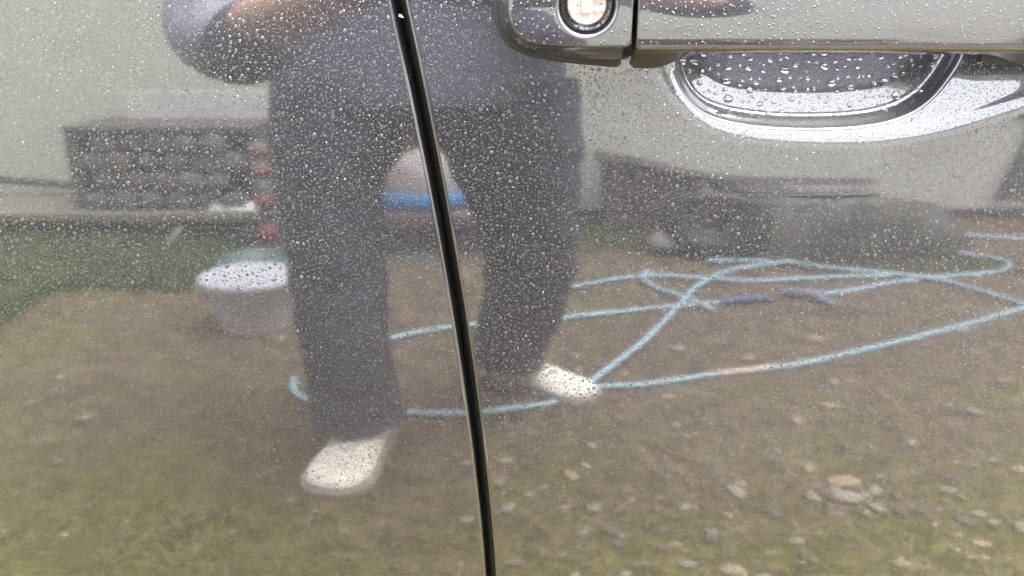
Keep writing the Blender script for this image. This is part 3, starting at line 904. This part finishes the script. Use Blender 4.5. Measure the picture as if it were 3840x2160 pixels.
# white container with a blue band, seen between the legs
WTUB = simple('ivory_plastic', (.29, .26, .255), (.25, .225, .215), .5, 8); BLU = simple('blue_band', (.035, .24, .52), (.03, .2, .46), .5, 8)
ct = empty('paint_drum', (-.29, -2.30, 0))
tag(ct, 'ivory plastic drum with a bright blue band, seen between the photographer\'s legs', 'drum')
lathe('drum_body', -.29, -2.5, [(0, .185), (.155, .185), (.165, .19), (.165, .27), (.155, .34), (.12, .40), (.07, .43), (0, .43)], WTUB, ct)
lathe('blue_band', -.29, -2.5, [(.166, .200), (.169, .202), (.169, .262), (.166, .264)], BLU, ct)
BRN = simple('brown_block', (.105, .085, .07), (.07, .058, .05), .85, 10, bump=.004)
box_ = empty('stone_step', (-.29, -2.55, 0))
tag(box_, 'brown stone step under the ivory drum', 'step')
box('tread', -.56, -.02, -2.72, -2.30, .125, .184, BRN, box_, .008)
box('riser', -.54, -.04, -2.70, -2.34, -.01, .125, BRN, box_, .006)

# brown block wall at right
bw = empty('block_wall', (.8, -2.8, 0))
tag(bw, 'low brown block wall standing before the rendered wall at the right', 'wall')
for r_ in range(4):
    x = .33 - (.09 if r_ % 2 else 0)
    while x < 1.28:
        x1 = min(x + .19, 1.29); x0 = max(x, .33)
        if x1 - x0 > .03: box('block', x0 + .004, x1 - .004, -2.86 + random.uniform(-.003, .003), -2.68 + random.uniform(-.004, .004), .002 + r_ * .085, .080 + r_ * .085, BRN, bw, .005)
        x += .198
box('coping', .31, 1.30, -2.88, -2.66, .342, .358, simple('dark_coping', (.055, .048, .045), (.04, .035, .033), .8, 10), bw, .004)

# dark heap under tarpaulin, with a tyre against it
TARP = simple('dark_tarpaulin', (.085, .082, .066), (.016, .017, .015), .55, 9, bump=.02, detail=7)
def heap(name, cx, cy, rx, ry, h, mat, seed, parent=None):
    rnd = random.Random(seed); V = []; nr, nt_ = 14, 48
    ph = [rnd.uniform(0, 6.28) for _ in range(6)]
    for i in range(nr):
        q = i / (nr - 1)
        for j in range(nt_):
            t = 2 * math.pi * j / nt_
            k = 1 + .13 * math.sin(3 * t + ph[0]) + .08 * math.sin(5 * t + ph[1] + q * 3) + .06 * math.sin(9 * t + ph[2] + q * 7)
            r = math.cos(q * math.pi / 2) ** .6 if q < 1 else 0
            V.append((cx + rx * k * r * math.cos(t), cy + ry * k * r * math.sin(t), h * math.sin(q * math.pi / 2) ** 1.1 * (1 + (.22 * math.sin(3 * t + ph[3]) + .12 * math.sin(7 * t + ph[4] + q * 6)) * math.sin(q * math.pi)) - .004))
    return mesh(name, V, grid_faces(nr, nt_, True), mat, parent)
hp = empty('tarpaulin_heap', (1.05, -2.4, 0))
tag(hp, 'dark tarpaulin heap sagging on the ground before the block wall', 'tarpaulin')
heap('tarpaulin', 1.05, -2.42, .42, .20, .28, TARP, 3, hp)
heap('fold', .86, -2.34, .18, .12, .20, TARP, 5, hp)
TYRE = simple('tyre_rubber', (.022, .022, .023), (.014, .014, .014), .6, 30)
ty = empty('old_tyre', (.62, -2.45, .17))
tag(ty, 'old black tyre leaning upright against the tarpaulin heap', 'tyre')
def torus(name, c, R_, r_, mat, parent, tilt, n=28, m=10, sq=1.0):
    rings = []
    M = Matrix.Rotation(tilt, 3, 'X') @ Matrix.Rotation(.25, 3, 'Z')
    for i in range(n + 1):
        t = 2 * math.pi * i / n; ring_ = []
        for j in range(m):
            p = 2 * math.pi * j / m
            q = Vector(((R_ + r_ * math.cos(p)) * math.cos(t), r_ * sq * math.sin(p), (R_ + r_ * math.cos(p)) * math.sin(t)))
            ring_.append(Vector(c) + M @ q)
        rings.append(ring_)
    return loft(name, rings, mat, parent)
torus('tread', (.64, -2.30, .175), .125, .052, TYRE, ty, .25, sq=1.2)
torus('rim', (.64, -2.30, .175), .072, .010, GRYP, ty, .25)
BEI = simple('beige_board', (.22, .185, .12), (.17, .145, .10), .7, 12)
tag(mesh('board_offcut', [(.66, -2.58, .27), (.80, -2.58, .31), (.80, -2.60, .33), (.66, -2.60, .33), (.73, -2.57, .20), (.70, -2.59, .21)], [(0, 4, 1, 2, 3), (0, 3, 5, 4), (4, 5, 2, 1)], BEI, None, False),
    'triangular beige board offcut wedged behind the tyre', 'board')
tag(tube('grey_pipe', [(.80, -2.62, .30), (1.05, -2.6, .335), (1.27, -2.62, .345)], .022, LBL), 'pale pipe lying along the top of the tarpaulin heap', 'pipe')
bl = empty('deflated_ball', (.50, -2.33, .05))
tag(bl, 'small scuffed ball in faded buff and blue beside the tyre', 'ball')
PB = simple('buff_vinyl', (.38, .32, .23), (.28, .27, .25), .6, 14); BB = simple('blue_vinyl', (.09, .16, .25), (.08, .12, .17), .6, 14)
lathe('upper_shell', .50, -2.33, [(.062, .055), (.060, .075), (.048, .095), (.025, .108), (0, .111)], PB, bl, 20)
lathe('lower_shell', .50, -2.33, [(0, .004), (.03, .008), (.052, .025), (.062, .05), (.062, .055)], BB, bl, 20)
tag(heap('pale_sack', -1.93, -2.35, .22, .12, .10, LBL, 9), 'pale sack lying in the weeds at the far left', 'sack')
tag(tube('black_pipe', [(-2.6, -2.8, .18), (-2.0, -2.78, .235), (-1.62, -2.8, .20), (-1.55, -2.8, .2)], .018, TYRE), 'black pipe running along the rendered wall at far left', 'pipe')

# ---- garden hose, light blue, looped over the yard
HOSE = simple('light_blue_hose', (.29, .43, .50), (.23, .36, .43), .4, 8)
def hose(pts, r=.0085, dz=.009):
    return [(x, y, gz(x, y) + dz) for x, y in pts]
A = [(-.458, -1.239), (-.438, -1.164), (-.39, -1.104), (-.338, -1.075), (-.222, -1.07), (-.091, -1.075), (.009, -1.104), (.089, -1.133), (.175, -1.206), (.275, -1.217), (.452, -1.272), (.619, -1.319), (.835, -1.433), (1.082, -1.574), (1.339, -1.736), (1.5, -1.85)]
Bp = [(.14, -1.170), (.218, -1.307), (.307, -1.46), (.407, -1.669), (.527, -1.921), (.667, -2.091), (.871, -2.2)]
Cp = [(-.32, -1.47), (-.281, -1.501), (-.219, -1.545), (-.135, -1.581), (0, -1.61), (.102, -1.636), (.279, -1.702), (.431, -1.753), (.575, -1.789)]
C2 = [(.81, -1.84), (.926, -1.882), (1.098, -1.982), (1.31, -2.068), (1.462, -2.117), (1.55, -2.22), (1.50, -2.31), (1.40, -2.37), (1.25, -2.42)]
D_ = [(.08, -1.87), (.157, -1.901), (.275, -1.97), (.408, -2.025), (.545, -2.012), (.702, -1.995), (.883, -2.025), (1.183, -2.046), (1.28, -1.95), (1.348, -1.77), (1.42, -1.70)]
E_ = [(.40, -2.06), (.375, -1.985), (.401, -1.90), (.48, -1.80), (.52, -1.70)]
F_ = [(.60, -2.19), (.825, -2.21), (.972, -2.114), (1.124, -2.046), (1.22, -2.0)]
G_ = [(1.45, -2.58), (1.572, -2.60), (1.681, -2.567), (1.85, -2.5)]
hs_ = empty('garden_hose', (.6, -1.6, 0))
tag(hs_, 'light blue garden hose looping in coils across the earth behind the photographer', 'hose')
tube('hose_run', hose(A), .0085, HOSE, hs_)
tube('hose_run', hose(Bp, dz=.026), .0085, HOSE, hs_)
tube('hose_run', hose(Cp, dz=.010), .0085, HOSE, hs_)
tube('hose_run', hose(C2), .0095, HOSE, hs_)
tube('hose_run', hose(D_, dz=.012), .0085, HOSE, hs_)
tube('hose_run', hose(E_, dz=.016), .0085, HOSE, hs_)
tube('hose_run', hose(F_, dz=.020), .0085, HOSE, hs_)
tube('hose_run', hose(G_), .0085, HOSE, hs_)
PINK = simple('pink_tape', (.50, .40, .36), (.42, .34, .31), .7, 30)
tube('repair_tape', hose([(.44, -1.268), (.50, -1.285), (.57, -1.305)]), .0105, PINK, hs_)
NOZ = simple('blue_violet_plastic', (.04, .08, .20), (.035, .065, .15), .45, 10); NOG = simple('lilac_grey_plastic', (.17, .19, .27), (.13, .15, .22), .45, 10)
tube('tap_connector', hose([(.555, -1.785), (.60, -1.80), (.66, -1.81), (.70, -1.80)], dz=.014), [.013, .016, .011], NOZ, hs_, 10)
nz = empty('spray_gun', (.79, -1.83, 0))
tag(nz, 'lilac grey spray gun on the end of the blue hose, lying on dark earth', 'spray gun')
tube('barrel', [(.74, -1.86, .02), (.80, -1.835, .022), (.84, -1.84, .02)], [.012, .018, .014], NOG, nz, 10)
tube('grip', [(.80, -1.835, .022), (.825, -1.79, .018), (.845, -1.74, .014)], [.013, .015, .010], NOG, nz, 10)
DSOIL = simple('damp_dark_soil', (.03, .024, .018), (.05, .04, .03), .8, 30, bump=.006)
dsoil = heap('soil_patch', .84, -1.70, .15, .05, .012, DSOIL, 21); tag(dsoil, 'patch of dark disturbed soil next to the spray gun', 'soil', None, 'stuff')
# dark raised patch of ground under the rack and along the wall
def patch(name, pts, mat, h=.014):
    V = []; n = len(pts); cx = sum(p[0] for p in pts) / n; cy = sum(p[1] for p in pts) / n
    for k, hh in ((1, -.01), (.94, h * .8), (.6, h), (.2, h * 1.1)):
        V += [(cx + (x - cx) * k, cy + (y - cy) * k, gz(cx + (x - cx) * k, cy + (y - cy) * k) + hh) for x, y in pts]
    return mesh(name, V, grid_faces(4, n, True) + [tuple(range(3 * n, 4 * n))], mat)
DPATCH = simple('dark_patch_ground', (.030, .033, .024), (.055, .055, .04), .85, 18, bump=.008)
patch('dark_ground_patch', [(-1.75, -2.9), (-1.7, -2.5), (-1.45, -2.22), (-1.15, -2.05), (-.75, -2.12), (-.1, -2.2), (-.05, -2.9), (-1, -2.91)], DPATCH)['kind'] = 'structure'

# ------------------------------------------------------------------ the photographer
SKIN = simple('skin', (.50, .27, .17), (.44, .23, .14), .5, 30)
TRO = simple('charcoal_trousers', (.074, .066, .100), (.046, .041, .064), .9, 7)
SHI = simple('plum_charcoal_shirt', (.074, .066, .088), (.048, .043, .058), .9, 6)
HEM = simple('lavender_grey_lit_hem', (.135, .132, .185), (.080, .076, .108), .9, 7)  # paler than the shirt: light falling on the hem, put into its colour
KNIT = simple('blue_grey_knit', (.36, .38, .45), (.16, .175, .22), .9, 26, bump=.002)
CUFF = simple('dark_ribbed_cuff', (.028, .030, .038), (.02, .02, .026), .9, 60)
SHOE = simple('ivory_canvas', (.66, .64, .57), (.56, .53, .46), .8, 16)
SOLE = simple('grey_rubber_sole', (.30, .28, .24), (.2, .19, .16), .7, 30)
HAIR = simple('black_hair', (.015, .012, .010), (.01, .008, .007), .5, 60)
person = empty('person', (-.13, -.98, 0))
tag(person, 'person in charcoal trousers and off-white shoes holding up a phone, mirrored in the door', 'person')
cx = -.135
# one continuous body: pelvis-torso-neck-head, legs, arms (clothes are worn over it)
B = [(cx, -.98, .84, .09, .07), (cx, -.96, 1.02, .12, .085), (cx, -.91, 1.18, .135, .09), (cx, -.86, 1.27, .07, .06), (cx, -.82, 1.34, .045, .045), (cx, -.78, 1.43, .072, .085), (cx, -.77, 1.50, .066, .08),
     (-.24, -.94, .66, .055, .055), (-.27, -.91, .40, .045, .045), (-.272, -.955, .09, .028, .028), (-.272, -.90, .035, .026, .022),
     (-.03, -1.0, .66, .055, .055), (.03, -1.07, .40, .045, .045), (-.010, -1.235, .09, .026, .026), (.05, -1.23, .035, .026, .022),
     (-.28, -.87, 1.22, .05, .05), (-.335, -.76, 1.03, .040, .042), (-.315, -.645, .900, .036, .036), (-.20, -.51, .925, .030, .032), (-.115, -.425, .955, .024, .019), (-.075, -.395, .965, .030, .014),
     (.01, -.87, 1.22, .05, .05), (.13, -.77, 1.03, .040, .042), (.205, -.655, .985, .036, .036), (.150, -.52, .985, .030, .032), (.098, -.43, .985, .024, .019), (.064, -.402, .983, .030, .014)]
Eg = [(0, 1), (1, 2), (2, 3), (3, 4), (4, 5), (5, 6), (0, 7), (7, 8), (8, 9), (9, 10), (0, 11), (11, 12), (12, 13), (13, 14), (2, 15), (15, 16), (16, 17), (17, 18), (18, 19), (19, 20), (2, 21), (21, 22), (22, 23), (23, 24), (24, 25), (25, 26)]
# fingers of both hands, curled round the phone, and thumbs from the side of the palm
def finger(root, pts, r0):
    k = len(B); prev = root
    for i, p in enumerate(pts):
        B.append((*p, r0 * (1 - .09 * i), r0 * (1 - .09 * i))); Eg.append((prev, k + i)); prev = k + i
for s_, root, bx in ((-1, 20, -.062), (1, 26, .050)):
    for j, (dz, ln) in enumerate(((.020, 1.0), (.007, 1.08), (-.006, 1.0), (-.018, .8))):
        z = (.968 if s_ < 0 else .978) + dz
        finger(root, [(bx + -s_ * .004, -.388, z), (bx + -s_ * .018 * ln, -.386, z + .002), (bx - s_ * .030 * ln, -.394, z + .003)], .0075)
    finger(root, [(bx - s_ * .002, -.408, .955 if s_ < 0 else .965), (bx - s_ * .016, -.415, .953 if s_ < 0 else .963), (bx - s_ * .028, -.413, .957 if s_ < 0 else .967)], .0088)
skin('body', B, Eg, SKIN, person, 1)
# face
for sx_ in (-1, 1):
    lathe('eye', cx + sx_ * .031, -.697, [(0, 1.440), (.008, 1.444), (.012, 1.452), (.008, 1.460), (0, 1.464)], simple('eye_white', (.6, .6, .58), (.5, .5, .5), .3, 30), person, 10)
    tube('ear', [(cx + sx_ * .074, -.775, 1.47), (cx + sx_ * .084, -.785, 1.45), (cx + sx_ * .074, -.775, 1.425)], [.010, .014, .009], SKIN, person, 8)
tube('nose', [(cx, -.695, 1.462), (cx, -.678, 1.435), (cx, -.690, 1.425)], [.008, .013, .009], SKIN, person, 8)
tube('mouth', [(cx - .024, -.697, 1.402), (cx, -.690, 1.400), (cx + .024, -.697, 1.402)], [.004, .007, .004], simple('lips', (.36, .13, .11), (.3, .1, .09), .5, 30), person, 8)
skin('hair', [(cx, -.83, 1.52, .078, .082), (cx, -.78, 1.55, .070, .080), (cx, -.86, 1.44, .060, .05)], [(0, 1), (0, 2)], HAIR, person, 2)
# trousers: waist, two loose legs breaking over the shoes
LL = [(-.244, -.950, .815, .109), (-.250, -.945, .744, .106), (-.262, -.940, .685, .097), (-.279, -.930, .610, .080), (-.277, -.920, .516, .077), (-.273, -.910, .419, .075), (-.270, -.910, .302, .073), (-.271, -.920, .188, .074), (-.271, -.930, .120, .077), (-.270, -.940, .078, .080)]
RL = [(-.020, -.970, .815, .117), (-.013, -.980, .739, .117), (-.002, -.990, .676, .110), (.018, -1.000, .593, .092), (.032, -1.020, .485, .081), (.030, -1.060, .379, .079), (.015, -1.120, .252, .078), (-.002, -1.178, .145, .075), (-.006, -1.217, .078, .074)]
def leg_rings(T, ph):
    T = np.array(T); t = np.linspace(0, len(T) - 1, 70)
    Q = np.stack([np.interp(t, range(len(T)), T[:, i]) for i in range(4)], -1)
    for i in range(4): Q[3:-3, i] = np.convolve(Q[:, i], np.ones(7) / 7, 'valid')
    out = []
    for x, y, z, w in Q:
        r_ = []
        low = max(0, (.30 - z) / .30)
        for k in range(44):
            a = 2 * math.pi * k / 44
            f = 1 + .030 * math.sin(3 * a + ph + z * 16) + .022 * math.sin(2 * a - z * 31 + ph) * (.4 + low) + .060 * low * math.sin(z * 85 + 2.2 * math.sin(a + ph)) + .012 * math.sin(7 * a + z * 9)
            f += .045 * math.exp(-((z - .44) / .08) ** 2) * math.sin(z * 75 + 3 * math.sin(a + ph)) + .035 * math.exp(-((z - .66) / .06) ** 2) * math.sin(z * 60 + 4 * math.cos(a))
            sg = math.copysign(abs(math.cos(a)) ** .9, math.cos(a))
            r_.append((x + w * f * sg, y + (w * .93 + .006) * f * math.sin(a), z + .006 * low * math.sin(a + ph)))
        out.append(r_)
    last = out[-1]; c = np.mean(np.array(last), 0)         # open hem turned in
    out.append([tuple(c + (np.array(p) - c) * .93) for p in last])
    out.append([tuple(c + (np.array(p) - c) * .90 + np.array((0, 0, .05))) for p in last])
    return out
ra, rb = leg_rings(LL, .4), leg_rings(RL, 2.1)
hips = [[(cx + w * math.cos(a) * (1 + .02 * math.sin(3 * a)), -.965 + d * math.sin(a), z) for a in np.linspace(0, 2 * math.pi, 45)[:-1]] for z, w, d in ((.88, .17, .115), (.83, .205, .125), (.78, .222, .13), (.745, .205, .11), (.722, .13, .06))]
V, F = [], []
for rs in (ra, rb, hips):
    o_ = len(V); V += [p for r in rs for p in r]; F += [tuple(o_ + i for i in q) for q in grid_faces(len(rs), 44, True)]
mesh('trousers', V, F, TRO, person)
skin('shirt', [(cx, -.975, .855, .185, .125), (cx, -.965, .95, .175, .12), (cx, -.94, 1.08, .17, .115), (cx, -.89, 1.22, .16, .10), (cx, -.85, 1.29, .075, .065),
               (-.30, -.865, 1.21, .065, .065), (-.345, -.78, 1.06, .056, .056), (.03, -.865, 1.21, .065, .065), (.14, -.785, 1.06, .056, .056)],
     [(0, 1), (1, 2), (2, 3), (3, 4), (3, 5), (5, 6), (3, 7), (7, 8)], SHI, person, 2)
hm = []
for z, ex in ((.96, -.004), (.90, .014), (.868, .022), (.845, .026), (.815, .030), (.790, .033), (.782, .030), (.80, .026)):
    hm.append([(cx + (.185 + ex) * math.cos(t) * (1 + .012 * math.sin(9 * t + z * 30)), -.975 + (.122 + ex) * math.sin(t) * (1 + .03 * math.sin(5 * t)), z + .014 * math.sin(2 * t + 1.4) + .006 * math.sin(5 * t)) for t in np.linspace(0, 2 * math.pi, 49)[:-1]])
loft('shirt_hem', hm, HEM, person)
for s_, P in ((-1, ((-.350, -.80, 1.08), (-.352, -.75, .99), (-.335, -.66, .905), (-.300, -.628, .882), (-.272, -.60, .895))), (1, ((.145, -.80, 1.08), (.180, -.75, 1.02), (.208, -.675, .975), (.202, -.650, .975), (.188, -.61, .980)))):
    tube('knit_sleeve', P[:3] + (P[3],), [.058, .062, .060, .052], KNIT, person, 16)
    tube('rolled_cuff', P[2:], [.050, .054, .050], CUFF, person, 16)
def shoe(cx_, cy, ang, name='shoe', k_=1.0):
    rings = []
    L = .268
    for i, (t, w, h, zb) in enumerate(((0, .022, .045, .012), (.05, .032, .075, .004), (.25, .034, .088, .002), (.45, .037, .075, .002), (.65, .045, .055, .002), (.82, .046, .046, .003), (.94, .034, .038, .006), (1.0, .014, .026, .012))):
        y = (t - .45) * L; r_ = []
        for k in range(14):
            a = 2 * math.pi * k / 14
            xx = w * math.cos(a); z_ = zb + h * .5 + h * .5 * math.sin(a)
            p = Matrix.Rotation(ang, 3, 'Z') @ Vector((xx * k_, y, z_))
            r_.append((cx_ + p.x, cy + p.y, z_ + gz(cx_, cy)))
        rings.append(r_)
    o = loft(name, rings, SHOE, person, True, True)
    m = o.modifiers.new('sub', 'SUBSURF'); m.levels = 1; m.render_levels = 1
    so = []
    for t, w in ((0, .014), (.03, .028), (.2, .036), (.45, .038), (.65, .047), (.82, .049), (.94, .038), (1.0, .018)):
        y = (t - .45) * L * 1.02
        r_ = []
        for q in ((-w, .001), (w, .001), (w * .99, .017), (-w * .99, .017)):
            p = Matrix.Rotation(ang, 3, 'Z') @ Vector((q[0] * k_, y, q[1])); r_.append((cx_ + p.x, cy + p.y, q[1] + gz(cx_, cy)))
        so.append(r_)
    loft('shoe_sole', so, SOLE, o, True, True, smooth=False)
    for yy, hh in ((.005, .078), (.025, .068), (.045, .060)):
        P_ = [Matrix.Rotation(ang, 3, 'Z') @ Vector((q * .024 * k_, yy, hh - abs(q) * .012)) for q in (-1, 0, 1)]
        tube('lace', [(cx_ + p.x, cy + p.y, p.z + gz(cx_, cy)) for p in P_], .0035, SOLE, o, 6, 3)
    return o
shoe(-.270, -.890, .20, k_=1.30)
shoe(.046, -1.232, -.95, k_=1.24)
ph = empty('smartphone', (0, -.398, .975))
tag(ph, 'slim dark smartphone held up sideways in the photographer\'s hands', 'phone')
PHB = simple('phone_black', (.02, .02, .022), (.015, .015, .016), .25, 20)
box('phone_body', -.068, .068, -.400, -.3925, .944, 1.014, PHB, ph, .0025)
box('phone_screen', -.063, .063, -.4012, -.4002, .948, 1.010, simple('phone_glass', (.03, .035, .04), (.03, .035, .04), .05, 5), ph)
